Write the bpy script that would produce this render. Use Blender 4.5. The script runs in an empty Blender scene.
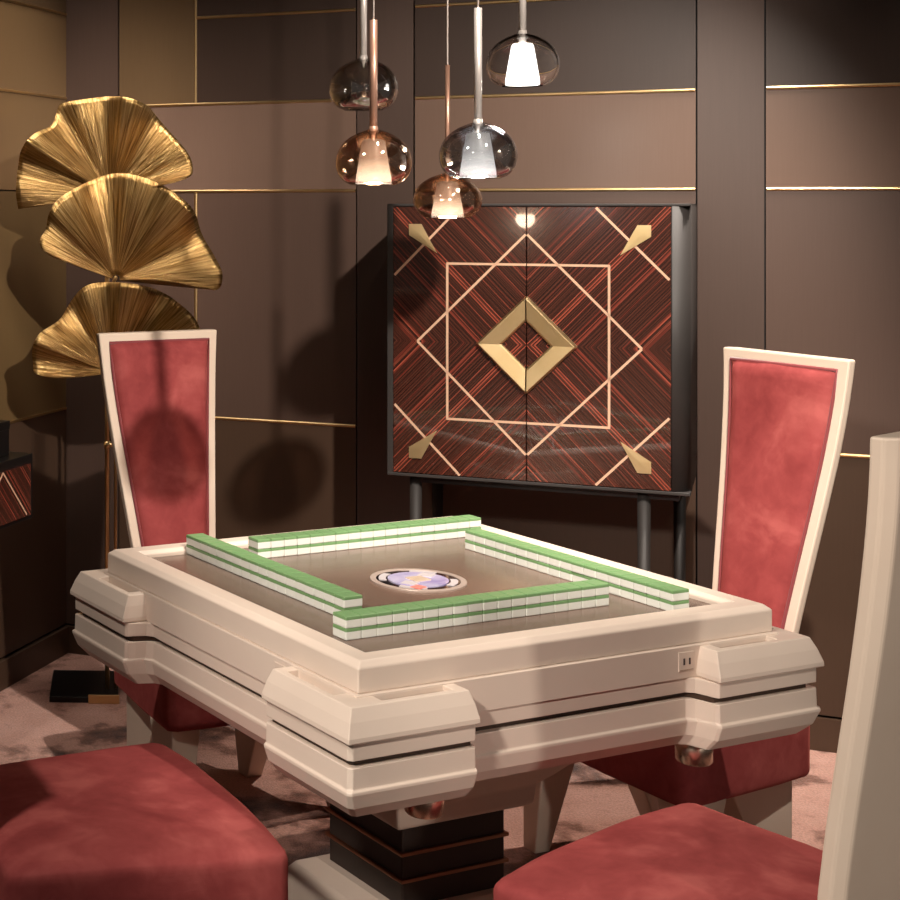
import bpy, bmesh, math, random
from mathutils import Vector, Matrix, noise
random.seed(7)
C = bpy.context.scene.collection
PI = math.pi

# ------------------------------------------------------------------ materials
def srgb(r, g, b):
    f = lambda c: (c/255/12.92) if c/255 <= .04045 else ((c/255+.055)/1.055)**2.4
    return (f(r), f(g), f(b), 1)

def mat(name, col, rough=.5, metal=0, coat=0, sheen=0, spec=.5):
    m = bpy.data.materials.new(name); m.use_nodes = True
    b = m.node_tree.nodes['Principled BSDF']
    b.inputs['Base Color'].default_value = col
    b.inputs['Roughness'].default_value = rough
    b.inputs['Metallic'].default_value = metal
    b.inputs['Coat Weight'].default_value = coat
    b.inputs['Coat Roughness'].default_value = .04
    b.inputs['Sheen Weight'].default_value = sheen
    b.inputs['Specular IOR Level'].default_value = spec
    return m

class NT:
    def __init__(s, m): s.t = m.node_tree; s.b = s.t.nodes.get('Principled BSDF')
    def n(s, typ, **kw):
        o = s.t.nodes.new(typ)
        for k, v in kw.items(): setattr(o, k, v)
        return o
    def link(s, a, b): s.t.links.new(a, b)
    def math(s, op, a, b=None, c=None):
        o = s.n('ShaderNodeMath', operation=op)
        for i, v in enumerate((a, b, c)):
            if v is None: continue
            if hasattr(v, 'links'): s.link(v, o.inputs[i])
            else: o.inputs[i].default_value = v
        return o.outputs[0]
    def noise(s, vec=None, scale=5, detail=2, rough=.5, dim='3D', w=None, dist=0):
        o = s.n('ShaderNodeTexNoise', noise_dimensions=dim)
        o.inputs['Scale'].default_value = scale; o.inputs['Detail'].default_value = detail
        o.inputs['Roughness'].default_value = rough; o.inputs['Distortion'].default_value = dist
        if vec is not None: s.link(vec, o.inputs['Vector'])
        if w is not None: s.link(w, o.inputs['W'])
        return o.outputs['Fac']
    def ramp(s, fac, stops, interp='LINEAR'):
        o = s.n('ShaderNodeValToRGB'); r = o.color_ramp; r.interpolation = interp
        while len(r.elements) < len(stops): r.elements.new(.5)
        for e, (p, c) in zip(r.elements, stops): e.position = p; e.color = c
        s.link(fac, o.inputs[0]); return o.outputs[0]
    def mix(s, fac, a, b, blend='MIX'):
        o = s.n('ShaderNodeMix', data_type='RGBA', blend_type=blend)
        for i, v in ((0, fac), (6, a), (7, b)):
            if hasattr(v, 'links'): s.link(v, o.inputs[i])
            else: o.inputs[i].default_value = v
        return o.outputs[2]
    def obj(s): return s.n('ShaderNodeTexCoord').outputs['Object']
    def uv(s): return s.n('ShaderNodeTexCoord').outputs['UV']
    def bump(s, h, strength=.3, dist=.01):
        o = s.n('ShaderNodeBump'); o.inputs['Strength'].default_value = strength
        o.inputs['Distance'].default_value = dist; s.link(h, o.inputs['Height'])
        s.link(o.outputs[0], s.b.inputs['Normal'])

def mottled(name, c1, c2, scale, rough, metal=0, bump=0, bscale=200, coat=0, sheen=0):
    m = mat(name, c1, rough, metal, coat, sheen); t = NT(m); o = t.obj()
    f = t.noise(o, scale, 4, .55)
    t.link(t.ramp(f, [(.35, c1), (.65, c2)]), t.b.inputs['Base Color'])
    if bump: t.bump(t.noise(o, bscale, 3), bump, .002)
    return m

M = {}
M['cream'] = mottled('cream_lacquer', srgb(215, 197, 182), srgb(220, 203, 188), 3, .42, bump=.04, bscale=400)
M['chair_cream'] = mottled('chair_cream_leather', srgb(217, 197, 178), srgb(222, 204, 186), 4, .5, bump=.05, bscale=500)
M['groove'] = mat('groove_bronze', srgb(62, 44, 32), .5)
M['gold'] = mottled('polished_gold', srgb(224, 190, 134), srgb(230, 200, 148), 6, .34, 1)
M['brass'] = mottled('satin_brass', srgb(216, 192, 148), srgb(208, 182, 134), 9, .48, 1)
M['copper'] = mat('copper_trim', srgb(168, 122, 96), .38, 1)
M['steel'] = mat('cup_metal', srgb(232, 208, 188), .27, 1)
M['black'] = mottled('graphite_lacquer', srgb(46, 42, 40), srgb(50, 46, 44), 5, .6)
M['blackdeep'] = mat('black_lacquer', srgb(20, 18, 18), .35)
M['column'] = mottled('dark_column', srgb(44, 35, 31), srgb(50, 40, 35), 8, .45)
M['tile_white'] = mat('tile_white', srgb(222, 224, 216), .35)
M['tile_green'] = mottled('tile_green', srgb(110, 147, 98), srgb(116, 153, 104), 6, .35)
M['pocket'] = mat('plate_white', srgb(216, 200, 186), .4)
M['slot'] = mat('slot_dark', srgb(45, 35, 38), .4)
M['ink'] = mat('plate_line', srgb(170, 140, 120), .5)

def velvet():
    m = mat('red_velvet', srgb(156, 74, 74), .78, 0, 0, .28, .2); t = NT(m); o = t.obj()
    big = t.noise(o, 3.6, 4, .55, dist=1.0); fine = t.noise(o, 22, 3, .6, dist=.5)
    f = t.math('ADD', t.math('MULTIPLY', big, .75), t.math('MULTIPLY', fine, .25))
    t.link(t.ramp(f, [(.36, srgb(132, 54, 54)), (.5, srgb(152, 68, 67)), (.64, srgb(176, 90, 86))]), t.b.inputs['Base Color'])
    t.b.inputs['Sheen Tint'].default_value = srgb(230, 120, 110); t.b.inputs['Sheen Roughness'].default_value = .4
    t.bump(t.math('ADD', t.noise(o, 14, 3, .5, dist=.8), t.math('MULTIPLY', t.noise(o, 600, 1), .12)), .18, .012)
    return m
M['velvet'] = velvet()
M['piping'] = mat('velvet_piping', srgb(128, 52, 55), .8, 0, 0, .3)

def surf():
    m = mat('playing_surface_brown', srgb(112, 88, 74), .26, spec=.5); t = NT(m); o = t.obj()
    t.link(t.ramp(t.noise(o, 5, 3), [(.3, srgb(98, 78, 67)), (.7, srgb(108, 87, 75))]), t.b.inputs['Base Color'])
    t.bump(t.noise(o, 900, 1), .05, .001); return m
M['surface'] = surf()

def carpet():
    m = mat('mottled_carpet', srgb(190, 150, 130), .95, 0, 0, .2, .1); t = NT(m); o = t.obj()
    a = t.noise(o, 2.6, 3, .55, dist=.2); b = t.noise(o, 11, 4, .65)
    f = t.math('ADD', t.math('MULTIPLY', a, .7), t.math('MULTIPLY', b, .3))
    col = t.ramp(f, [(.38, srgb(88, 53, 42)), (.445, srgb(150, 101, 84)), (.49, srgb(216, 162, 144)), (.62, srgb(230, 178, 162)), (.70, srgb(186, 132, 114))])
    spk = t.noise(o, 160, 3, .7)
    col = t.mix(.48, col, t.ramp(spk, [(.32, (.3, .27, .25, 1)), (.62, (1, 1, 1, 1))]), 'MULTIPLY')
    t.link(col, t.b.inputs['Base Color'])
    t.bump(t.math('ADD', spk, t.math('MULTIPLY', b, .6)), .9, .012); return m
M['carpet'] = carpet()

def panelmat(name, c1, c2, rough, metal=0):
    m = mat(name, c1, rough, metal); t = NT(m); o = t.obj()
    mp = t.n('ShaderNodeMapping'); mp.inputs['Scale'].default_value = (40, 40, 1.2); t.link(o, mp.inputs[0])
    f = t.noise(mp.outputs[0], 6, 3, .6)
    t.link(t.ramp(f, [(.3, c1), (.7, c2)]), t.b.inputs['Base Color'])
    t.bump(f, .03, .002); return m
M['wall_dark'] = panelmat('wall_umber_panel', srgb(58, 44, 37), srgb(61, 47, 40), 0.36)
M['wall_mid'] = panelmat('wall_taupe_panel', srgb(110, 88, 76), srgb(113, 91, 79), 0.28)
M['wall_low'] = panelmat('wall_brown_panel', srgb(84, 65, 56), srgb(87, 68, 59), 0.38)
M['wall_pil'] = panelmat('wall_pilaster', srgb(74, 57, 49), srgb(77, 60, 52), 0.42)
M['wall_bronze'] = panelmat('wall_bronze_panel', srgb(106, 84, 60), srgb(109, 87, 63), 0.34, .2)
M['wall_gold'] = panelmat('wall_gold_panel', srgb(148, 119, 84), srgb(151, 122, 87), 0.26, .3)
M['wall_olive'] = panelmat('wall_olive_panel', srgb(124, 100, 66), srgb(127, 103, 69), 0.28, .3)
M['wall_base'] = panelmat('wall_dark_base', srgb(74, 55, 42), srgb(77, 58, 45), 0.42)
M['joint'] = mat('panel_joint', srgb(24, 17, 14), .7)
M['ceiling'] = mottled('ceiling_paint', srgb(96, 84, 76), srgb(100, 88, 80), 3, .8)

def macassar(name='macassar_veneer', dark=1.0):
    m = mat(name, srgb(70, 30, 22), .22, 0, 1); t = NT(m); o = t.obj()
    sep = t.n('ShaderNodeSeparateXYZ'); t.link(o, sep.inputs[0])
    a = t.math('ABSOLUTE', sep.outputs[0]); b = t.math('ABSOLUTE', sep.outputs[2])
    c = t.math('SUBTRACT', b, t.math('MULTIPLY', a, 1.06))
    # the grain drifts a little along each board
    along = t.math('ADD', b, a)
    cw = t.math('ADD', c, t.math('MULTIPLY', t.noise(None, 1.4, 1, .5, '1D', along), .02))
    g1 = t.noise(None, 150, 4, .75, '1D', cw)
    base = t.ramp(g1, [(.3, srgb(36, 19, 15)), (.5, srgb(64, 34, 26)), (.72, srgb(92, 52, 39))])
    s1 = t.noise(None, 26, 2, .6, '1D', t.math('ADD', cw, 3.1))
    s2 = t.noise(None, 95, 1, .5, '1D', t.math('ADD', cw, 7.7))
    band = t.ramp(s1, [(.535, (0, 0, 0, 1)), (.58, (1, 1, 1, 1))])
    line = t.ramp(s2, [(.53, (0, 0, 0, 1)), (.58, (1, 1, 1, 1)), (.64, (1, 1, 1, 1)), (.7, (.2, .2, .2, 1))])
    k = t.math('MULTIPLY', t.math('MULTIPLY', band, line), t.math('MULTIPLY_ADD', t.noise(None, 3.5, 2, .5, '1D', along), .9, .35))
    col = t.mix(k, base, srgb(178, 88, 68))
    s3 = t.noise(None, 60, 2, .5, '1D', t.math('ADD', cw, 15.2))
    k3 = t.math('MULTIPLY', t.ramp(s3, [(.64, (0, 0, 0, 1)), (.68, (1, 1, 1, 1))]), .4)
    col = t.mix(k3, col, srgb(148, 60, 48))
    t.link(col, t.b.inputs['Base Color']); return m
M['macassar'] = macassar()
M['inlay'] = mat('inlay_cream', srgb(228, 190, 160), .35, .2)

def leafmat():
    m = mat('hammered_gold_leaf', srgb(196, 152, 84), .3, .92); t = NT(m); u = t.uv()
    sep = t.n('ShaderNodeSeparateXYZ'); t.link(u, sep.inputs[0])
    cmb = t.n('ShaderNodeCombineXYZ'); t.link(t.math('MULTIPLY', sep.outputs[0], 120), cmb.inputs[0]); t.link(t.math('MULTIPLY', sep.outputs[1], 1.2), cmb.inputs[1])
    h = t.noise(cmb.outputs[0], 1, 4, .7)
    t.bump(h, .55, .010)
    t.link(t.ramp(h, [(.36, srgb(116, 88, 48)), (.5, srgb(178, 142, 88)), (.64, srgb(214, 182, 126))]), t.b.inputs['Base Color'])
    return m
M['leaf'] = leafmat()

def glassmat(name, tint, refl, edge, low=.10):
    m = bpy.data.materials.new(name); m.use_nodes = True; nt = m.node_tree; nt.nodes.clear(); t = NT(m)
    out = t.n('ShaderNodeOutputMaterial'); mx = t.n('ShaderNodeMixShader'); tr = t.n('ShaderNodeBsdfTransparent'); gl = t.n('ShaderNodeBsdfGlossy')
    tr.inputs[0].default_value = tint; gl.inputs[0].default_value = refl; gl.inputs['Roughness'].default_value = .03
    lw = t.n('ShaderNodeLayerWeight'); lw.inputs[0].default_value = .35
    f = t.math('MULTIPLY_ADD', t.math('POWER', lw.outputs['Facing'], 1.5), edge, low)
    nz = t.n('ShaderNodeBump'); nz.inputs['Strength'].default_value = .25; nz.inputs['Distance'].default_value = .01
    t.link(t.noise(t.obj(), 22, 2), nz.inputs['Height']); t.link(nz.outputs[0], gl.inputs['Normal'])
    t.link(f, mx.inputs[0]); t.link(tr.outputs[0], mx.inputs[1]); t.link(gl.outputs[0], mx.inputs[2]); t.link(mx.outputs[0], out.inputs[0])
    return m
M['glass_clear'] = glassmat('clear_glass', (.992, .99, .985, 1), (.95, .92, .9, 1), .6, .015)
m_ = mat('clear_glass_solid', (1, .99, .985, 1), .0); m_.node_tree.nodes['Principled BSDF'].inputs['Transmission Weight'].default_value = 1; m_.node_tree.nodes['Principled BSDF'].inputs['IOR'].default_value = 1.45
M['glass_clear'] = m_
M['glass_grey'] = glassmat('smoky_mirror_glass', (.86, .87, .88, 1), (.85, .87, .9, 1), .75, .2)
M['glass_amber'] = glassmat('copper_mirror_glass', (.93, .865, .81, 1), (.95, .8, .68, 1), .75, .22)
M['glass_chrome'] = glassmat('dark_mirror_glass', (.84, .83, .82, 1), (.92, .9, .88, 1), .7, .3)

def shade(name, stops):
    m = mat(name, (.28, .26, .24, 1), .4); t = NT(m); u = t.uv()
    sep = t.n('ShaderNodeSeparateXYZ'); t.link(u, sep.inputs[0])
    t.link(t.ramp(sep.outputs[1], stops), t.b.inputs['Emission Color'])
    t.b.inputs['Emission Strength'].default_value = 1; return m
M['shade_white'] = shade('frosted_shade_white', [(0, (3, 2.9, 2.75, 1)), (1, (2, 1.94, 1.85, 1))])
M['shade_grey'] = shade('frosted_shade_grey', [(0, (2.4, 2.3, 2.2, 1)), (.3, (1, .97, .94, 1)), (.55, (.42, .41, .41, 1)), (1, (.2, .2, .2, 1))])
M['shade_amber'] = shade('frosted_shade_amber', [(0, (3.4, 2.9, 2.4, 1)), (.28, (1.9, 1.45, 1.05, 1)), (.55, (.5, .28, .18, 1)), (1, (.26, .13, .08, 1))])
M['stem_clear'] = mat('stem_glass', srgb(178, 170, 164), .3, .5)
M['stem_copper'] = mat('stem_copper', srgb(150, 114, 96), .34, .55)
M['cord'] = mat('cord_pale', srgb(196, 184, 176), .5)
M['dial_ring'] = mat('dial_ring_metal', srgb(176, 158, 148), .35, .3)
M['dial_black'] = mat('dial_black', srgb(24, 20, 22), .12, coat=1)
M['dial_glass'] = mottled('dial_lavender', srgb(158, 148, 200), srgb(205, 200, 226), 14, .12, coat=1)
M['dial_pale'] = mat('dial_pale', srgb(186, 178, 180), .2)
M['dial_tan'] = mat('dial_tan', srgb(176, 156, 136), .3)
M['dial_pink'] = mat('dial_pink', srgb(226, 122, 112), .3)

# ------------------------------------------------------------------ mesh helpers
def obj(name, bm, m, parent=None, smooth=False, bevel=0, seg=2, loc=None, subsurf=0):
    me = bpy.data.meshes.new(name)
    bmesh.ops.recalc_face_normals(bm, faces=bm.faces[:])
    bm.to_mesh(me); bm.free()
    for x in (m if isinstance(m, (list, tuple)) else [m]): me.materials.append(x)
    if smooth:
        for p in me.polygons: p.use_smooth = True
    o = bpy.data.objects.new(name, me); C.objects.link(o)
    if parent: o.parent = parent
    if loc: o.location = loc
    if bevel:
        b = o.modifiers.new('bevel', 'BEVEL'); b.width = bevel; b.segments = seg; b.limit_method = 'ANGLE'; b.angle_limit = math.radians(35)
        b.harden_normals = False
    if subsurf:
        s = o.modifiers.new('subsurf', 'SUBSURF'); s.levels = subsurf; s.render_levels = subsurf
    return o

def thing(name, label, cat, loc=(0, 0, 0), rz=0, group=None):
    o = bpy.data.objects.new(name, None); C.objects.link(o); o.empty_display_size = .1
    o.location = loc; o.rotation_euler = (0, 0, rz); o['label'] = label; o['category'] = cat
    if group: o['group'] = group
    return o

def struct(name, bm, m, label=None):
    o = obj(name, bm, m); o['kind'] = 'structure'
    if label: o['label'] = label
    return o

def add_box(bm, x0, x1, y0, y1, z0, z1, mi=0, xf=None):
    v = [bm.verts.new(xf @ Vector(p) if xf else p) for p in ((x0, y0, z0), (x1, y0, z0), (x1, y1, z0), (x0, y1, z0), (x0, y0, z1), (x1, y0, z1), (x1, y1, z1), (x0, y1, z1))]
    for f in ((3, 2, 1, 0), (4, 5, 6, 7), (0, 1, 5, 4), (1, 2, 6, 5), (2, 3, 7, 6), (3, 0, 4, 7)):
        bm.faces.new([v[i] for i in f]).material_index = mi
    return v
def box(*a): bm = bmesh.new(); add_box(bm, *a); return bm

def add_loft(bm, rings, caps=True, closed=True):
    R = [[bm.verts.new(p) for p in r] for r in rings]; n = len(R[0])
    for a, b in zip(R, R[1:]):
        for i in range(n if closed else n-1): bm.faces.new((a[i], a[(i+1) % n], b[(i+1) % n], b[i]))
    if caps: bm.faces.new(R[0][::-1]); bm.faces.new(R[-1])
    return R
def loft(rings, caps=True): bm = bmesh.new(); add_loft(bm, rings, caps); return bm

def add_tube(bm, p0, p1, r, n=12, r1=None):
    p0, p1 = Vector(p0), Vector(p1); d = (p1-p0).normalized()
    a = d.orthogonal().normalized(); b = d.cross(a); r1 = r if r1 is None else r1
    add_loft(bm, [[p+rr*(a*math.cos(2*PI*i/n)+b*math.sin(2*PI*i/n)) for i in range(n)] for p, rr in ((p0, r), (p1, r1))])

def lathe(prof, n=40, uv=False, ell=1.0):
    bm = bmesh.new(); rows = []
    for r, z in prof: rows.append([bm.verts.new((r*math.cos(2*PI*i/n), r*math.sin(2*PI*i/n), z)) for i in range(n)])
    L = bm.loops.layers.uv.new('UVMap'); zs = [z for _, z in prof]; z0, z1 = min(zs), max(zs)
    for a, b in zip(rows, rows[1:]):
        for i in range(n):
            f = bm.faces.new((a[i], a[(i+1) % n], b[(i+1) % n], b[i]))
            for l in f.loops: l[L].uv = (0, (l.vert.co.z-z0)/max(z1-z0, 1e-6))
    return bm

def add_prism(bm, pts, y0, y1):
    """polygon in x,z pushed along y"""
    add_loft(bm, [[(x, y0, z) for x, z in pts], [(x, y1, z) for x, z in pts]])

def strip_pts(p, q, w):
    p, q = Vector(p), Vector(q); d = (q-p).normalized(); n = Vector((-d.y, d.x))*w/2
    return [tuple(p+n), tuple(p-n), tuple(q-n), tuple(q+n)]

# ------------------------------------------------------------------ room frames
A = .43; T = Vector((math.cos(A), -math.sin(A), 0)); N = Vector((math.sin(A), math.cos(A), 0)); WD = 5.10
def wallpt(s, n, z): return T*s+N*n+Vector((0, 0, z))
BW = Matrix.Translation((0, 0, 0)) @ Matrix.Rotation(-A, 4, 'Z')       # local x = along, y = towards wall
LA = -1.094; NL = Vector((math.sin(LA), math.cos(LA), 0)); LD = 2.503; TL = Vector((-math.cos(LA), math.sin(LA), 0))  # TL: along left wall towards the viewer
CEIL = 3.5
corner = wallpt(-2.267, WD, 0)

# floor and ceiling
def poly(pts, z0, z1):
    return loft([[(x, y, z0) for x, y in pts], [(x, y, z1) for x, y in pts]])
pa = wallpt(1.7, WD, 0); pb = corner; pc = corner+TL*4.2; 
outline = [(pc.x, pc.y), (pc.x+.3, -1.6), (pa.x+1.2, -1.6), (pa.x, pa.y), (pb.x, pb.y)]
struct('floor', poly(outline, -.05, 0), M['carpet'], 'beige carpet with mottled brown patches')
struct('ceiling', poly(outline, CEIL, CEIL+.05), M['ceiling'])

# back wall: panels in front of a dark backing, thin joints between
ZA, ZB, ZC, ZT, ZL = .865, 1.639, 1.9375, 2.234, .10
bm = bmesh.new()
G = .0025
def panel(s0, s1, z0, z1, mi, d=.012): add_box(bm, s0+G, s1-G, WD-d+.0, WD+.006, z0+G, z1-G, mi)
add_box(bm, -2.30, 1.7, WD+.005, WD+.12, 0, CEIL, 0)
cols = [(-2.267, -2.0554, 'pil'), (-2.0554, -1.2134, 'pan'), (-1.2134, -1.0255, 'pil'), (-1.0255, -.1818, 'pan'), (-.1818, .0053, 'pil'), (.0053, .85, 'pan'), (.85, 1.04, 'pil'), (1.04, 1.7, 'pan')]
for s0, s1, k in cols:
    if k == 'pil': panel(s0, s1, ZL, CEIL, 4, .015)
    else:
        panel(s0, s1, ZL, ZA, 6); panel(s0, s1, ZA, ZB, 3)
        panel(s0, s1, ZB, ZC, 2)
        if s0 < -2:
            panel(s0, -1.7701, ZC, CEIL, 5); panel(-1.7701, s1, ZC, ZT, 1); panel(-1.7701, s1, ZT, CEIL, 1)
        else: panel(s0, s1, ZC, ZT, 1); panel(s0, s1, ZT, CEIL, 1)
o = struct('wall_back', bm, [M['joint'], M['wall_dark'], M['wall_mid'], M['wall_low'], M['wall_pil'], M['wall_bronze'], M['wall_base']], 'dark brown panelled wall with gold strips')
o.matrix_world = BW
# gold strips let into the joints
k = 0
def trim(s0, s1, z0, z1, d0=.0145):
    global k; k += 1
    b = bmesh.new(); hh = (z1-z0)/2; vv = s1-s0 < z1-z0; hh = (s1-s0)/2 if vv else hh; prof = [(hh*math.cos(PI*i/8), WD-.011-.006*math.sin(PI*i/8)) for i in range(9)]+[(-hh, WD+.004), (hh, WD+.004)]
    if vv: add_loft(b, [[((s0+s1)/2+a, y, z) for a, y in prof] for z in (z0, z1)])
    else: add_loft(b, [[(x, y, (z0+z1)/2+a) for a, y in prof] for x in (s0, s1)])
    t = struct('trim_%d' % k, b, M['gold'], 'thin polished gold strip on the back wall'); t.matrix_world = BW
for s0, s1, kind in cols:
    if kind == 'pan':
        e = .004
        for z in (ZA, ZB, ZC):
            trim(s0+e, s1-e, z-.0055, z+.0055)
        trim((-1.7701 if s0 < -2 else s0)+e, s1-e, ZT-.0055, ZT+.0055)
trim(-1.7745, -1.7655, ZC+.006, CEIL-.01)
trim(-1.776, -1.7640, ZA+.008, ZB-.007)
b = bmesh.new(); add_box(b, -2.267, 1.7, WD-.022, WD, 0, .095)
t = struct('baseboard_back', b, M['wall_base']); t.matrix_world = BW

# left wall
LW = Matrix(((TL.x, NL.x, 0, corner.x), (TL.y, NL.y, 0, corner.y), (0, 0, 1, 0), (0, 0, 0, 1)))   # local x: from the corner to the viewer, y: out of the room
bm = bmesh.new(); add_box(bm, -.05, 4.2, .005, .12, 0, CEIL, 0)
LZ = (.10, .869, 1.64, 1.971, 2.27, CEIL)
for i, mi in enumerate((4, 3, 2, 1, 5)):
    for x0, x1 in ((0.004, .62), (.62, 1.5), (1.5, 2.4), (2.4, 4.2)):
        add_box(bm, x0+G, x1-G, -.012, .006, LZ[i]+G, LZ[i+1]-G, mi)
o = struct('wall_left', bm, [M['joint'], M['wall_gold'], M['wall_gold'], M['wall_olive'], M['wall_base'], M['wall_bronze']], 'bronze panelled side wall'); o.matrix_world = LW
for z in LZ[1:5]:
    if z == 1.64: continue
    k += 1; b = bmesh.new(); add_box(b, .004, 4.2, -.0145, .004, z-.004, z+.004)
    t = struct('trim_%d' % k, b, M['gold'], 'thin gold strip on the side wall'); t.matrix_world = LW
k += 1; b = bmesh.new(); add_box(b, -.003, .008, -.018, .0, ZA, CEIL); t = struct('trim_%d' % k, b, M['wall_gold'], 'thin gold strip in the corner of the walls'); t.matrix_world = LW
b = bmesh.new(); add_box(b, 0, 4.2, -.024, 0, 0, .093); t = struct('baseboard_left', b, M['wall_base']); t.matrix_world = LW

# ------------------------------------------------------------------ mahjong table
TX, TY, TA = .789, 3.345, .416
tab = thing('mahjong_table', 'cream square mahjong table with corner trays in the middle of the room', 'table', (TX, TY, 0), TA)
tab.scale = (1.004, 1.004, 1)
def ring(m, c, z, r=.007):
    side = [(-c+r, -c), (-.287, -c), (-.282, -c*.9-m*.1), (-.278, -c*.6-m*.4), (-.271, -c*.2-m*.8), (-.257, -m), (.257, -m), (.271, -c*.2-m*.8), (.278, -c*.6-m*.4), (.282, -c*.9-m*.1), (.287, -c), (c-r, -c)]
    pts = []
    for q in range(4):
        ca, sa = round(math.cos(q*PI/2)), round(math.sin(q*PI/2))
        pts += [(ca*x-sa*y, sa*x+ca*y, z) for x, y in side]
    return pts
def sq(h, z): return [(-h, -h, z), (h, -h, z), (h, h, z), (-h, h, z)]
obj('rim', loft([sq(.424, .746), sq(.49, .746), sq(.49, .790), sq(.478, .80), sq(.440, .80), sq(.431, .7925), sq(.431, .770), sq(.424, .746)], False), M['cream'], tab, bevel=.0025, seg=2)
obj('playing_surface', box(-.4265, .4265, -.4265, .4265, .765, .785), M['surface'], tab)
obj('gap_shade_plate', box(-.4308, .4308, -.4308, .4308, .765, .776), M['slot'], tab)  # dark colour stands in for the shade in the gap inside the rim
obj('apron', loft([sq(.497, .685), sq(.497, .7445), sq(.4955, .746), sq(.4, .746)]), M['cream'], tab)
obj('upper_fascia', loft([ring(.493, .548, .6555), ring(.493, .548, .6845)]), M['cream'], tab, bevel=.0015)
obj('groove', loft([ring(.480, .535, .6435), ring(.480, .535, .656)]), M['groove'], tab)
obj('lower_body', loft([ring(.473, .522, .550), ring(.491, .544, .574), ring(.4975, .5535, .600), ring(.4975, .5535, .605), ring(.494, .549, .608), ring(.493, .548, .6440)]), M['cream'], tab, bevel=.0015)
# corner trays: an L-shaped block with two pockets
def Lsec(o_, e, z): return [(-o_, -o_, z), (-e, -o_, z), (-e, -.494, z), (-.494, -.494, z), (-.494, -e, z), (-o_, -e, z)]
tb = loft([Lsec(.550, .284, .685), Lsec(.5555, .281, .6875), Lsec(.555, .281, .696), Lsec(.547, .285, .720), Lsec(.5375, .291, .741), Lsec(.536, .292, .7425)])
tmp = obj('tmp_tray', tb, M['cream'])
cuts = bmesh.new()
add_box(cuts, -.465, -.316, -.5235, -.4975, .695, .80); add_box(cuts, -.5235, -.4975, -.465, -.316, .704, .80)
cut = obj('tmp_cut', cuts, M['cream'])
md = tmp.modifiers.new('b', 'BOOLEAN'); md.object = cut; md.operation = 'DIFFERENCE'; md.solver = 'EXACT'
dg = bpy.context.evaluated_depsgraph_get(); dg.update()
tray_me = bpy.data.meshes.new_from_object(tmp.evaluated_get(dg))
bpy.data.objects.remove(tmp); bpy.data.objects.remove(cut)
tray_me.name = 'corner_tray'
for q in range(4):
    o = bpy.data.objects.new('corner_tray', tray_me); C.objects.link(o); o.parent = tab; o.rotation_euler = (0, 0, q*PI/2)
    b = o.modifiers.new('bevel', 'BEVEL'); b.width = .003; b.segments = 2; b.limit_method = 'ANGLE'; b.angle_limit = math.radians(40)
# sockets on the apron
for q in range(4):
    p = obj('socket_plate', box(.235, .274, -.4985, -.4965, .6985, .7355), M['cream'], tab, bevel=.0008); p.rotation_euler = (0, 0, q*PI/2); p['label'] = 'pale plate with two dark sockets'
    d = bmesh.new()
    for x in (.2485, .2625): add_box(d, x-.0018, x+.0018, -.4995, -.498, .711, .7235)
    obj('socket', d, M['slot'], p)
    d = bmesh.new(); add_box(d, .238, .271, -.4993, -.498, .7010, .7020)
    obj('plate_line', d, M['ink'], p)
# swing-out cup holders
for x, mm in ((-.322, 'copper'), (.322, 'steel')):
    cb = lathe([(0, .501), (.031, .501), (.0345, .505), (.0355, .552), (.032, .554), (.032, .512), (0, .512)], 32)
    obj('cup_holder', cb, M['steel'], tab, smooth=True, loc=(x, -.452, 0))
    b = bmesh.new(); add_tube(b, (x, -.41, .545), (x, -.41, .562), .012); add_box(b, x-.012, x+.012, -.43, -.40, .543, .551)
    obj('cup_arm', b, M['steel'], tab)
# pedestal
obj('neck', loft([sq(.165, .338), sq(.172, .345), sq(.176, .385), sq(.20, .408), sq(.222, .432), sq(.29, .50), sq(.34, .56)]), M['cream'], tab, bevel=.006)
obj('column', loft([sq(.13, .13), sq(.13, .345)]), M['column'], tab, bevel=.004)
for z in (.272, .2175):
    b = bmesh.new(); q = .1335
    add_loft(b, [sq(q-.006, z-.004), sq(q+.003, z-.004), sq(q+.003, z+.004), sq(q-.006, z+.004)], False)
    obj('column_band', b, M['copper'], tab, bevel=.002)
obj('base', loft([sq(.235, .0), sq(.235, .04), sq(.222, .075), sq(.20, .128), sq(.185, .147), sq(.15, .163), sq(.12, .163)]), M['cream'], tab, bevel=.008, seg=3)
# dial in the middle
dial = thing('x', '', '')
bpy.data.objects.remove(dial)
def disc(r0, r1, z0, z1, n=56):
    return lathe([(r1, z0), (r1, z1), (r0, z1), (r0, z0)] if r0 else [(r1, z0), (r1, z1), (0, z1)], n)
dl = obj('centre_dial', disc(.088, .101, .784, .789), M['dial_ring'], tab, loc=(.008, 0, 0), bevel=.001)
obj('dial_plate', disc(0, .088, .784, .7875), M['dial_black'], dl)
obj('dial_window', disc(0, .064, .784, .7895), M['dial_glass'], dl)
for q in range(4):
    b = bmesh.new(); a0 = q*PI/2+PI/4
    pts = [(.068, a0-.42), (.082, a0-.36), (.082, a0+.36), (.068, a0+.42)]
    rr = []
    for z in (.7865, .7892):
        rr.append([(.068*math.cos(a0+t), .068*math.sin(a0+t), z) for t in (-.42, -.2, 0, .2, .42)]+[(.083*math.cos(a0+t), .083*math.sin(a0+t), z) for t in (.36, .18, 0, -.18, -.36)])
    add_loft(b, rr); obj('dial_marker', b, M['dial_pale'], dl)
obj('dial_button', box(-.02, .02, -.02, .02, .788, .7915), M['dial_tan'], dl, bevel=.002)
b = bmesh.new(); add_box(b, -.072, -.046, -.055, -.031, .7885, .791, 0, Matrix.Rotation(.3, 4, 'Z')); obj('dial_lamp', b, M['dial_pink'], dl, bevel=.001)
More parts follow.
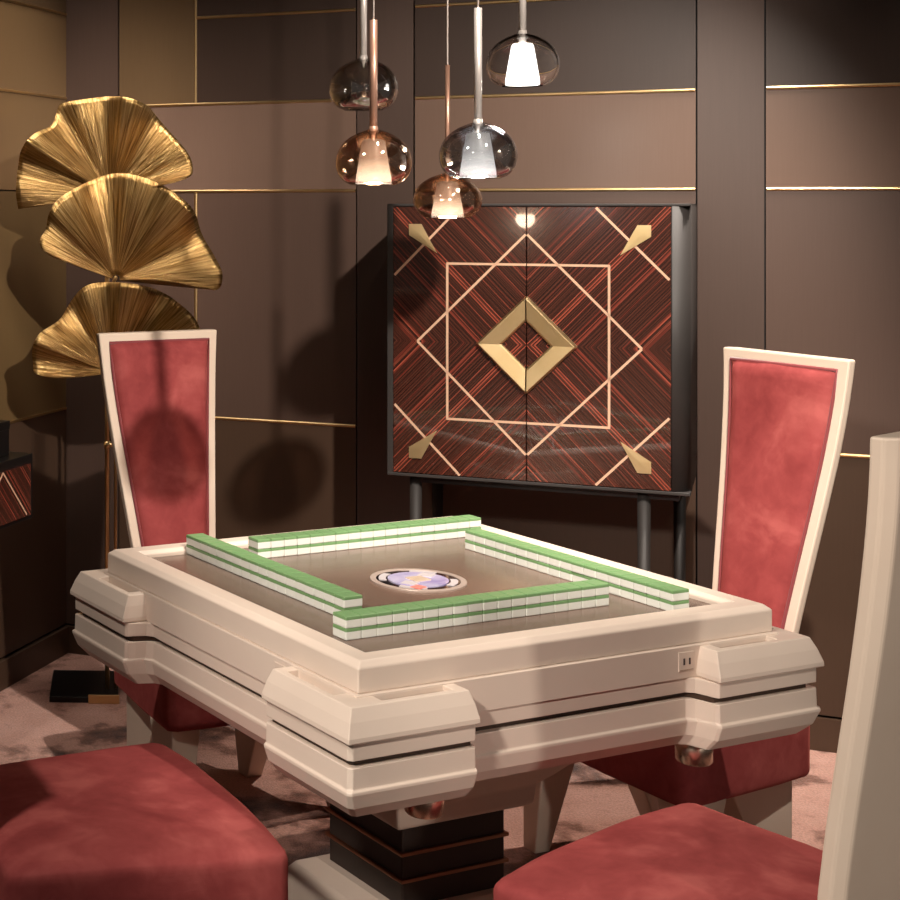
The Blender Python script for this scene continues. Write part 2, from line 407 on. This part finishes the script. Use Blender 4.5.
for a0 in (.5, -2.6):
    b = bmesh.new(); add_box(b, .03, .058, -.016, .016, .789, .7905, 0, Matrix.Rotation(a0, 4, 'Z')); obj('dial_screen', b, M['dial_pale'], dl)

# ------------------------------------------------------------------ mahjong tiles: four walls, 18 stacks of two
TW, TLN, TH = .0352, .0437, .022
def tile_meshes():
    g = .0004
    b = box(-TW/2+g, TW/2-g, -TLN/2, TLN/2, .0002, .0155); w = obj('tmp_w', b, M['tile_white'])
    b = box(-TW/2+g, TW/2-g, -TLN/2, TLN/2, .0155, TH); gr = obj('tmp_g', b, M['tile_green'])
    out = []
    for o, flt in ((w, lambda z: z < .01), (gr, lambda z: z > .02)):
        b = bmesh.new(); b.from_mesh(o.data)
        ed = [e for e in b.edges if all(flt(v.co.z) for v in e.verts) or abs(e.verts[0].co.z-e.verts[1].co.z) > .001]
        bmesh.ops.bevel(b, geom=ed, offset=.0022, segments=2, affect='EDGES', profile=.6)
        b.to_mesh(o.data); b.free(); out.append(o.data)
        bpy.data.objects.remove(o)
    return out
tile_me, back_me = tile_meshes(); tile_me.name = 'mahjong_tile'; back_me.name = 'tile_back'
ORD = ['first', 'second', 'third', 'fourth', 'fifth', 'sixth', 'seventh', 'eighth', 'ninth', 'tenth', 'eleventh', 'twelfth', 'thirteenth', 'fourteenth', 'fifteenth', 'sixteenth', 'seventeenth', 'eighteenth']
Rt = Matrix.Translation((TX, TY, 0)) @ Matrix.Rotation(TA, 4, 'Z')
WALLS = [('front', 'near left end', (-.4005, -.3225+TLN/2), 0), ('right', 'near end', (.326, -.4195), PI/2), ('back', 'left end', (-.1975, .3155+TLN/2), 0), ('left', 'near end', (-.3185+TLN/2, -.1985), PI/2)]
for wname, end, (x0, y0), rz in WALLS:
    for i in range(18):
        for lay in (0, 1):
            j = random.uniform(-.0006, .0006)
            d = TW*(i+.5)
            lx, ly = (x0+d, y0+j) if rz == 0 else (x0+j, y0+d)
            p = Rt @ Vector((lx, ly, .785+TH*lay))
            t = bpy.data.objects.new('mahjong_tile', tile_me); C.objects.link(t)
            t.location = p; t.rotation_euler = (0, 0, TA+rz+(PI if False else 0))
            t['label'] = 'mahjong tile, %s from %s, %s layer of the %s tile wall' % (ORD[i], end, 'top' if lay else 'bottom', wname)
            t['category'] = 'tile'; t['group'] = 'tiles in the %s wall on the table' % wname
            g = bpy.data.objects.new('tile_back', back_me); C.objects.link(g); g.parent = t; g['label'] = 'green back'

# ------------------------------------------------------------------ chairs (local: y=0 seat front, +y towards the back)
ZS, ZU, ZTOP = .45, .283, 1.227
def chair_half(z):
    t = (z-.45)/(ZTOP-.45); return .112+.084*(t-.05*max(0, t-.75)/.25*1)
def chair_y(z):
    t = max(0, min(1, (z-.34)/(ZTOP-.34))); return .445+.135*(.35*t+.65*t*t*(3-2*t))
def rounded_box(hx, hy, hz, r, n=14):
    b = bmesh.new(); bmesh.ops.create_cube(b, size=2)
    bmesh.ops.subdivide_edges(b, edges=b.edges[:], cuts=n, use_grid_fill=True)
    for v in b.verts:
        f = lambda c: math.copysign(abs(c)**.72, c)         # more rows near the edges
        p = Vector((f(v.co.x)*hx, f(v.co.y)*hy, f(v.co.z)*hz))
        q = Vector((max(-hx+r, min(hx-r, p.x)), max(-hy+r, min(hy-r, p.y)), max(-hz+r, min(hz-r, p.z))))
        d = p-q
        v.co = q+(d.normalized()*r if d.length > 1e-6 else d)
    return b
def make_chair(label, group):
    t = thing('dining_chair', label, 'chair', group=group)
    hz = (ZS-ZU)/2; b = rounded_box(.280, .215, hz, .020)
    for v in b.verts:
        u = min(1, max(0, (v.co.y+.215)/.43))
        v.co.x *= 1-.20*u**1.4
        if v.co.z > 0:
            k = max(0, 1-(v.co.x/.27)**2)*max(0, 1-(v.co.y/.24)**2)
            v.co.z += .016*k
        v.co.y -= .014*max(0, 1-(v.co.x/.262)**2)*(1-u)       # gently bowed front
        nn = noise.noise(Vector((v.co.x*9, v.co.y*9, v.co.z*9)))
        v.co.z += .0025*nn; v.co.x += .0015*nn
        v.co += Vector((0, .215, (ZS+ZU)/2))
    obj('seat', b, M['velvet'], t, smooth=True)
    # back frame
    rings = []; NR = 22
    for i in range(NR+1):
        z = .30+(ZTOP-.30)*i/NR; h = chair_half(max(z, .40)); y = chair_y(z)
        rings.append([(-h, y, z), (-h, y+.020, z), (-h+.016, y+.036, z), (h-.016, y+.036, z), (h, y+.020, z), (h, y, z)])
    h = chair_half(ZTOP); y = chair_y(ZTOP)
    obj('back_frame', loft(rings), M['chair_cream'], t, bevel=.004, seg=2)
    # inset cushion on the front of the back
    b = bmesh.new(); rows = []; z0, z1 = .43, ZTOP-.026; NZ, NX = 40, 14
    for i in range(NZ+1):
        z = z0+(z1-z0)*i/NZ; hh = chair_half(z)-.030; r = []
        for j in range(NX+1):
            s = -1+2*j/NX; s = math.copysign(abs(s)**.8, s)
            e = min((1-abs(s))*hh, z-z0, z1-z)
            d = .0165*(1-math.exp(-e/.010))+.004*(1-s*s)
            d += .0012*noise.noise(Vector((s*3, z*14, 2)))
            r.append(bm_v(b, s*hh, chair_y(z)-.0012-d, z))
        rows.append(r)
    for a, c in zip(rows, rows[1:]):
        for j in range(NX): b.faces.new((a[j], a[j+1], c[j+1], c[j]))
    rim = rows[0]+[r[-1] for r in rows[1:]]+rows[-1][-2::-1]+[r[0] for r in rows[-2:0:-1]]
    back = [bm_v(b, v.co.x, v.co.y+.006, v.co.z) for v in rim]; n = len(rim)
    for i in range(n): b.faces.new((rim[i], back[i], back[(i+1) % n], rim[(i+1) % n]))
    b.faces.new(back)
    obj('back_cushion', b, M['velvet'], t, smooth=True)
    b = bmesh.new(); path = []
    for i in range(13): z = z0+(z1-z0)*i/12; path.append((-(chair_half(z)-.0285), chair_y(z)-.003, z))
    for i in range(12, -1, -1): z = z0+(z1-z0)*i/12; path.append((chair_half(z)-.0285, chair_y(z)-.003, z))
    sect = []
    m_ = len(path)
    for i in range(m_):
        p = Vector(path[i]); d = (Vector(path[(i+1) % m_])-Vector(path[i-1])).normalized(); u = Vector((0, 1, 0)); w = d.cross(u).normalized(); u = w.cross(d)
        sect.append([p+.0042*(w*math.cos(a*PI/3)+u*math.sin(a*PI/3)) for a in range(6)])
    add_loft(b, sect+[sect[0]], False); obj('piping', b, M['piping'], t, smooth=True)
    # wedge legs
    for sx in (-1, 1):
        xo = sx*.272; xi = sx*.185; xb = sx*.222
        def legring(x0, x1, y0, y1, z): return [(x0, y0, z), (x1, y0, z), (x1, y1, z), (x0, y1, z)]
        obj('leg', loft([legring(xo*.985, xb, .012, .056, 0), legring(xo*.985, xi, .008, .13, ZU+.012)]), M['chair_cream'], t, bevel=.004)
        xo = sx*.200; xi = sx*.120; xb = sx*.15
        obj('leg', loft([legring(xo, xb, .345, .392, 0), legring(xo, xi, .20, .395, ZU+.012)]), M['chair_cream'], t, bevel=.004)
    return t
def bm_v(b, x, y, z): return b.verts.new((x, y, z))
def place(t, lx, ly, rz):
    p = Rt @ Vector((lx, ly, 0)); t.location = p; t.rotation_euler = (0, 0, TA+rz)
def dup(root, label):
    r = root.copy(); C.objects.link(r); r['label'] = label
    for ch in list(root.children):
        c = ch.copy(); C.objects.link(c); c.parent = r
    return r
GR = 'red velvet chairs around the mahjong table'
c1 = make_chair('tall cream chair with red velvet back standing in front of the gold leaf lamp', GR)
c2 = dup(c1, 'tall cream chair with red velvet back to the right of the black cabinet')
c3 = dup(c1, 'cream chair at the lower right corner showing its plain cream rear')
c4 = dup(c1, 'chair at the lower left of which only the red velvet seat shows')
place(c1, .037, .656, 0)
place(c2, .549, .055, -PI/2-math.radians(2))
place(c3, -.045, -.578, PI+math.radians(13)); c3.scale = (1.08, 1, 1.03)
place(c4, -.527, -.085, PI/2-math.radians(6)); c4.scale = (1.1, 1.18, 1)

# ------------------------------------------------------------------ bar cabinet on the back wall (local x along wall, y=0 front, +y to wall; z from floor)
CS = -.6106; CN = 4.60; CZ = 1.194
cp = wallpt(CS, CN, 0)
cab = thing('bar_cabinet', 'black cabinet with striped dark wood doors and brass diamond handle by the back wall', 'cabinet', cp, -A)
DEP = .44
def rr(x0, x1, y0, y1, r, z, n=6):
    pts = []
    for cx_, cy_, a0 in ((x1-r, y0+r, -PI/2), (x1-r, y1-.004, 0), (x0+r, y1-.004, PI/2), (x0+r, y0+r, PI)):
        if a0 in (0, PI/2):
            pts.append((x1 if a0 == 0 else x0, y1, z)); continue
        for i in range(n+1):
            a = a0+PI/2*i/n; pts.append((cx_+r*math.cos(a), cy_+r*math.sin(a), z))
    return pts
# body: a box with rounded front corners, open front filled by the doors
X0, X1 = -.397, .431; DX0, DX1, DZ0, DZ1 = -.3775, .3815, .808, 1.586
b = bmesh.new()
add_box(b, X0, X1, .003, DEP, .796, .806); add_box(b, X0, X1, .003, DEP, 1.588, 1.5955)
add_box(b, X0+.01, X1-.01, .03, DEP, .80, 1.59)
add_box(b, X0, DX0-.001, .004, DEP, .796, 1.5955)
obj('body', b, M['black'], cab, bevel=.002)
b = bmesh.new(); pts = []
for i in range(9):
    a = -PI/2+PI/2*i/8; pts.append((DX1+.001+.0485*(1-0)*0+.0025+.046*(math.cos(a)), .05+.046*math.sin(a)))
pp = [(DX1+.001, .004)]+pts+[(X1, DEP), (DX1+.001, DEP)]
add_loft(b, [[(x, y, .796) for x, y in pp], [(x, y, 1.5955) for x, y in pp]]); obj('side_post', b, M['black'], cab, smooth=False)
for p_ in cab.children[-1].data.polygons: p_.use_smooth = abs(p_.normal.z) < .5
b = bmesh.new()
# legs
for x, y in ((X0+.075, .05), (X1-.122, .05), (X0+.075, DEP-.05), (X1-.045, DEP-.05)):
    b = bmesh.new(); add_tube(b, (x, y, 0), (x, y, .797), .013, 16, .018); obj('leg', b, M['black'], cab, smooth=True)
b = bmesh.new(); add_box(b, X0+.06, X1-.03, .04, DEP-.04, .775, .797); obj('underframe', b, M['blackdeep'], cab)
# doors, with inlay, brass half diamond and corner darts
door_objs = []
for sx in (-1, 1):
    xs = sorted((sx*.0012, sx*(.3775 if sx < 0 else .3815)))
    d = obj('door', box(xs[0], xs[1], 0, .028, DZ0-CZ, DZ1-CZ), M['macassar'], cab, loc=(0, 0, CZ), bevel=.001)
    door_objs.append(d)
    b = bmesh.new(); W = .0068; yi0, yi1 = -.0008, .002
    E = .377 if sx < 0 else .3805
    def seg(p, q): add_prism(b, strip_pts((sx*p[0], p[1]), (sx*q[0], q[1]), W), yi0, yi1)
    ex = W/2*.7
    seg((0.0012, .228), (.2215+ex, .228)); seg((.2215, .228), (.2215, -.222)); seg((.2215+ex, -.222), (.0012, -.222))
    seg((.002, .314), (.3072, 0)); seg((.3072, 0), (.002, -.312))
    seg((E-.003, .192), (.187, .390)); seg((E-.003, -.187), (.186, -.384))
    obj('inlay', b, M['inlay'], d)
    # handle: half of a square ring standing on its corner, sloped faces
    b = bmesh.new(); O, I = .1385, .067; y = -.020
    o3 = [(.0015, O), (O, 0), (.0015, -O)]; i3 = [(.0015, I), (I, 0), (.0015, -I)]
    mo = lambda k_, f_: [(sx*(o3[j][0]*(1-f_)+i3[j][0]*f_), o3[j][1]*(1-f_)+i3[j][1]*f_) for j in range(3)]
    secs = []
    for j in range(3):
        (xo, zo), (xi, zi) = o3[j], i3[j]
        L_ = lambda f_, yy: (sx*(xo+(xi-xo)*f_), yy, zo+(zi-zo)*f_)
        secs.append([L_(0, -.0005), L_(.0, -.010), L_(.10, -.020), L_(.90, -.014), L_(1, -.010), L_(1, -.0005)])
    add_loft(b, secs); obj('handle', b, M['brass'], d, bevel=.001)
    for sz in (1, -1):
        b = bmesh.new()
        kite = [(.331, .342), (.2955, .342), (.2508, .258), (.331, .310)]
        pts = [(sx*x, sz*z) for x, z in kite]; cx_ = sum(p[0] for p in pts)/4; cz_ = sum(p[1] for p in pts)/4
        f0 = [b.verts.new((x, -.0005, z)) for x, z in pts]; f1 = [b.verts.new((x, -.005, z)) for x, z in pts]; ap = b.verts.new((cx_, -.0056, cz_))
        for i in range(4):
            b.faces.new((f0[i], f0[(i+1) % 4], f1[(i+1) % 4], f1[i])); b.faces.new((f1[i], f1[(i+1) % 4], ap))
        b.faces.new(f0); obj('corner_dart', b, M['brass'], d)

# ------------------------------------------------------------------ console at the left edge, against the side wall
cons_end = 1.10                                   # distance from the corner to its far end along the wall
def lwp(x, off, z): return corner+TL*x-NL*off+Vector((0, 0, z))
# far end located so that it stands about a metre from the corner
Yend = (LD-.40)/(.0088*(.888)+.459); Xend = -.0088*Yend
xe = (Vector((Xend, Yend, 0))-corner).dot(TL)
rzL = math.atan2(TL.y, TL.x)
cons = thing('sideboard', 'black sideboard with striped wood drawer at the left edge by the side wall', 'sideboard', corner+TL*xe-NL*.40, rzL)
# local x: towards the viewer along the wall, y: into the room is +y? (NL is local -y or +y)
sgn = 1 if (Matrix.Rotation(rzL, 3, 'Z') @ Vector((0, 1, 0))).dot(NL) > 0 else -1
def cb(x0, x1, y0, y1, z0, z1): y0, y1 = sorted((sgn*y0, sgn*y1)); return (x0, x1, y0, y1, z0, z1)
b = bmesh.new(); add_box(b, *cb(0, 1.1, 0, .37, .690, .876)); obj('body', b, M['blackdeep'], cons, bevel=.002)
b = bmesh.new(); add_box(b, *cb(.035, .53, -.012, 0, .706, .852)); dr = obj('drawer', b, M['macassar'], cons)
b = bmesh.new(); add_box(b, *cb(.56, 1.07, -.012, 0, .706, .852)); obj('drawer', b, M['macassar'], cons)
b = bmesh.new()
for (p, q) in (((.06, .710), (.20, .850)), ((.20, .850), (.34, .71)), ((.34, .71), (.48, .85))):
    pts = strip_pts(p, q, .005); ys = sorted((sgn*-.0128, sgn*-.010)); add_prism(b, pts, *ys)
obj('inlay', b, M['inlay'], dr)
for x in (.10, 1.0):
    b = bmesh.new(); add_box(b, *cb(x, x+.05, .13, .20, 0, .692)); obj('leg', b, M['blackdeep'], cons)
bx = thing('storage_box', 'plain black box standing on the sideboard at the left edge', 'box', cons.location+Vector((0, 0, .876)), rzL)
b = bmesh.new(); add_box(b, *cb(.068, .45, .04, .30, 0, .075)); obj('box_base', b, M['blackdeep'], bx, bevel=.002)
b = bmesh.new(); add_box(b, *cb(.066, .452, .038, .302, .075, .10)); obj('lid', b, M['blackdeep'], bx, bevel=.002)

# ------------------------------------------------------------------ gold leaf floor lamp
F, PX, PY, HC = 1561.9, 46.7, 205.55, 1.59         # focal length and centre of the view, in pixels of the 900 px frame; eye height
LY = 5.08
lamp_c = Vector(((109-PX)/F*LY, LY, 0))
lamp = thing('floor_lamp', 'gold floor lamp with three pleated ginkgo leaves in the corner behind the left chair', 'lamp', lamp_c, -.05)
lw = lambda px, py: ((px-109)/F*LY, HC-(py-PY)/F*LY)
obj('base', box(-.19, .03, -.09, .20, 0, .018), M['blackdeep'], lamp, bevel=.002)
obj('base_edge', box(-.065, .034, -.098, -.09, 0, .028), M['gold'], lamp, bevel=.001)
b = bmesh.new(); add_tube(b, (-.006, 0, .018), (-.006, 0, 1.84), .0075, 14); obj('pole', b, M['gold'], lamp, smooth=True)
b = bmesh.new(); add_tube(b, (.021, .01, .018), (.021, .01, 1.25), .005, 12); obj('pole', b, M['gold'], lamp, smooth=True)
b = bmesh.new(); z = lw(110, 445)[1]; add_tube(b, (-.016, -.004, z), (.030, .004, z), .007, 12); add_tube(b, (-.006, 0, z-.012), (-.006, 0, z+.012), .0105, 14); obj('joint', b, M['gold'], lamp, smooth=True)
LEAVES = [  # apex pixel, outline from the left tip over the top to the right tip, distance in front of the pole
    ((110, 196), [(20, 209), (18, 192), (20, 165), (24, 150), (36, 136), (52, 126), (58, 110), (63, 104), (82, 101), (108, 98), (130, 101), (147, 108), (160, 122), (176, 141), (188, 157), (191, 169), (188, 177), (170, 184)], .02, 17),
    ((116, 279), [(54, 255), (44, 247), (43, 237), (48, 229), (51, 215), (60, 200), (78, 188), (96, 179), (115, 174), (135, 176), (158, 184), (178, 197), (192, 211), (200, 233), (212, 255), (219, 272), (215, 286), (198, 284), (160, 276)], .07, 5),
    ((112, 372), [(60, 375), (38, 370), (35, 360), (35, 345), (42, 330), (60, 318), (72, 300), (84, 286), (100, 281), (128, 281), (150, 286), (170, 296), (188, 310), (197, 323), (200, 340), (180, 352)], .035, 11)]
for (ax, ay), outl, dep, sd in LEAVES:
    b = bmesh.new(); L = b.loops.layers.uv.new('UVMap')
    a0 = Vector((*lw(ax, ay),)); pts = [Vector(lw(*p)) for p in outl]
    # resample the outline
    seglen = [0]
    for p, q in zip(pts, pts[1:]): seglen.append(seglen[-1]+(q-p).length)
    tot = seglen[-1]; NA, NRr = 110, 16; edge = []
    for i in range(NA+1):
        s = tot*i/NA; j = max(k_ for k_ in range(len(pts)) if seglen[k_] <= s+1e-9); j = min(j, len(pts)-2)
        u = (s-seglen[j])/(seglen[j+1]-seglen[j])
        P = [pts[max(0, j-1)], pts[j], pts[j+1], pts[min(len(pts)-1, j+2)]]
        edge.append(.5*((2*P[1])+(P[2]-P[0])*u+(2*P[0]-5*P[1]+4*P[2]-P[3])*u*u+(3*P[1]-P[0]-3*P[2]+P[3])*u**3))
    rows = []
    for i, e in enumerate(edge):
        th = i/NA; r = []
        for j in range(NRr+1):
            q = j/NRr; rr_ = .05+.95*q
            p = a0+(e-a0)*rr_
            fold = .085*(abs(math.sin(th*PI*2.7+sd))-.6)+.020*math.sin(th*2*PI*5.3+sd*2)
            y = -dep-.06*math.sin(q*PI*.55)+fold*q**1.1-.05*(2*th-1)**2*q
            y += .0012*noise.noise(Vector((th*80, q*1.2, sd)))*min(1, q*3)
            r.append(b.verts.new((p.x, y, p.y)))
        rows.append(r)
    for i in range(NA):
        for j in range(NRr):
            f_ = b.faces.new((rows[i][j], rows[i+1][j], rows[i+1][j+1], rows[i][j+1])); f_.smooth = True
            for l, (ii, jj) in zip(f_.loops, ((i, j), (i+1, j), (i+1, j+1), (i, j+1))): l[L].uv = (ii/NA, jj/NRr)
    me = bpy.data.meshes.new('leaf'); b.to_mesh(me); b.free(); me.materials.append(M['leaf'])
    o = bpy.data.objects.new('leaf', me); C.objects.link(o); o.parent = lamp
    sm = o.modifiers.new('solid', 'SOLIDIFY'); sm.thickness = .003; sm.offset = 0
    # stalk from the leaf to the pole
    b = bmesh.new(); add_tube(b, (a0.x, -dep-.012, a0.y+.01), (-.006, 0, a0.y-.06), .006, 10); obj('stalk', b, M['gold'], lamp, smooth=True)

# ------------------------------------------------------------------ pendant lamps
DIA = .165
def pendant(px, top, bot, halfw, stem_top, glass, shd, stemm, label, pshade, power, col, lit=True, sr=None):
    Y = DIA*F/(2*halfw); X = (px-PX)/F*Y; Z = lambda y: HC-(y-PY)/F*Y
    zb, zt = Z(bot), Z(top); h = zt-zb; R = DIA/2
    t = thing('pendant_lamp', label, 'lamp', (X, Y, 0), 0, 'pendant lamps hanging over the mahjong table')
    prof = [(.56, 0), (.74, .05), (.90, .16), (.98, .29), (1.0, .40), (.97, .53), (.88, .67), (.73, .79), (.53, .885), (.33, .945), (.18, .98), (.10, 1.0)]
    pr = []
    for i in range(len(prof)-1):
        for s in range(4):
            P = [prof[max(0, i-1)], prof[i], prof[i+1], prof[min(len(prof)-1, i+2)]]; u = s/4
            pr.append(tuple(.5*((2*P[1][c])+(P[2][c]-P[0][c])*u+(2*P[0][c]-5*P[1][c]+4*P[2][c]-P[3][c])*u*u+(3*P[1][c]-P[0][c]-3*P[2][c]+P[3][c])*u**3) for c in (0, 1)))
    pr.append(prof[-1])
    obj('glass_shade', lathe([(r*R, zb+z*h) for r, z in pr]+[(max(.004, r*R-.0045), zb+.003+z*(h-.007)) for r, z in pr[::-1]], 56), M[glass], t, smooth=True)
    rb = .47*R; rt = .29*R
    if lit or True:
        obj('inner_shade', lathe([(rb*.9, zb+.02*h), (rb, zb+.02*h), (rb*.99, zb+.1*h), (rt*1.06, zb+.76*h), (rt*.95, zb+.80*h), (.01, zb+.82*h)], 40), M[shd], t, smooth=True)
    zs = Z(stem_top) if stem_top is not None else CEIL-.02
    r = sr or .0085
    b = bmesh.new(); add_tube(b, (0, 0, zb+.81*h), (0, 0, min(zs, CEIL-.02)), r, 16); add_tube(b, (0, 0, zt-.012), (0, 0, zt+.006), r*1.5, 16, r*1.05)
    obj('stem', b, M[stemm], t, smooth=True)
    if zs < CEIL-.05:
        b = bmesh.new(); add_tube(b, (0, 0, zs), (0, 0, CEIL), .0022, 8); obj('cord', b, M['cord'], t, smooth=True)
    if lit:
        l = bpy.data.lights.new('bulb', 'POINT'); l.energy = power; l.color = col; l.shadow_soft_size = .03
        lo = bpy.data.objects.new('bulb', l); C.objects.link(lo); lo.parent = t; lo.location = (0, 0, zb-.012)
pendant(522.5, 33, 86, 35.5, -60, 'glass_clear', 'shade_white', 'stem_clear', 'clear glass pendant lamp with bright white inner shade, topmost on the right', None, 2.0, (1, .93, .84))
pendant(478, 122, 178.5, 38, 8, 'glass_grey', 'shade_grey', 'stem_clear', 'smoky grey glass pendant lamp with pale grey inner shade, long metal stem', None, 1.6, (1, .95, .9))
pendant(373.5, 129, 185, 37.5, 20, 'glass_amber', 'shade_amber', 'stem_copper', 'copper tinted glass pendant lamp in front of the unlit chrome one', None, 1.6, (1, .78, .56))
pendant(447.5, 173, 218, 33.5, 65, 'glass_amber', 'shade_amber', 'stem_copper', 'copper tinted glass pendant lamp hanging lowest, partly in front of the cabinet top', None, 1.2, (1, .78, .56), sr=.006)
pendant(363.5, 58, 110, 34, -60, 'glass_chrome', 'glass_chrome', 'stem_clear', 'unlit chrome glass pendant lamp behind the copper one', None, 0, (1, 1, 1), lit=False)

# ------------------------------------------------------------------ light: ceiling spots, added fill spots, dim surround with invented dots
def spot(loc, tgt, watt, ang, blend=.5, col=(1, .80, .62), r=.03):
    l = bpy.data.lights.new('spot_or_fill', 'SPOT'); l.energy = watt; l.spot_size = math.radians(ang); l.spot_blend = blend; l.color = col; l.shadow_soft_size = r
    o = bpy.data.objects.new('spot_or_fill', l); C.objects.link(o); o.location = loc
    o.rotation_euler = (Vector(tgt)-Vector(loc)).to_track_quat('-Z', 'Y').to_euler(); return o
WARM = (1, .895, .79)
spot((1.27, 2.0, 2.85), (1.15, 4.35, 1.15), 440, 60, .6, WARM, .03)
spot((.95, 3.2, 3.42), (.76, 3.34, .8), 165, 30, .6, WARM, .05)
spot((.30, 4.1, 3.4), (.12, 5.35, 1.75), 280, 33, .8, WARM, .3)
spot((-.10, 4.80, 3.4), (-.04, 5.25, 1.7), 80, 50, .8, WARM, .1)
spot((1.75, 3.6, 3.4), (1.85, 4.85, 1.45), 90, 42, .9, WARM)
spot((2.75, 3.1, 3.4), (2.7, 4.3, 1.35), 80, 46, .9, WARM)
spot((-1.0, 1.7, 3.4), (.5, 3.25, .75), 190, 42, .6, WARM, .04)
spot((-1.0, .40, 2.6), (1.05, 2.85, .75), 400, 33, .6, WARM, .12)  # added fill below the ceiling, evens out the table's front and left faces
spot((2.6, -.8, 2.0), (1.42, 2.0, 1.0), 190, 18, .7, WARM, .1)  # added low fill, only there to brighten the lower right chair's rear
spot((2.05, 4.25, 3.4), (1.6, 4.25, .0), 330, 42, .6, WARM)

w = bpy.data.worlds.new('showroom'); bpy.context.scene.world = w; w.use_nodes = True
bg = w.node_tree.nodes['Background']; bg.inputs[1].default_value = 1
t = NT(w); vo = t.n('ShaderNodeTexVoronoi'); vo.inputs['Scale'].default_value = 12
t.link(t.n('ShaderNodeTexCoord').outputs['Generated'], vo.inputs['Vector'])
t.link(t.ramp(vo.outputs['Distance'], [(0, (9, 7.8, 6.6, 1)), (.06, (9, 7.8, 6.6, 1)), (.085, (.06, .05, .043, 1))]), bg.inputs[0])   # dim surroundings; bright dots are invented, added for glass and metal to reflect

# ------------------------------------------------------------------ camera
cam = bpy.data.cameras.new('camera'); co = bpy.data.objects.new('camera', cam); C.objects.link(co)
co.location = (0, 0, HC); co.rotation_euler = (PI/2, 0, 0)
cam.sensor_width = 36; cam.sensor_fit = 'HORIZONTAL'; cam.lens = 36*F/900
cam.shift_x = (450-PX)/900; cam.shift_y = -(450-PY)/900
sc = bpy.context.scene; sc.camera = co
sc.view_settings.view_transform = 'Standard'; sc.view_settings.look = 'None'; sc.view_settings.exposure = 0; sc.view_settings.gamma = 1
sc.view_settings.use_curve_mapping = False
sc.cycles.use_denoising = True
sc.cycles.sample_clamp_indirect = 4
sc.cycles.transparent_max_bounces = 16
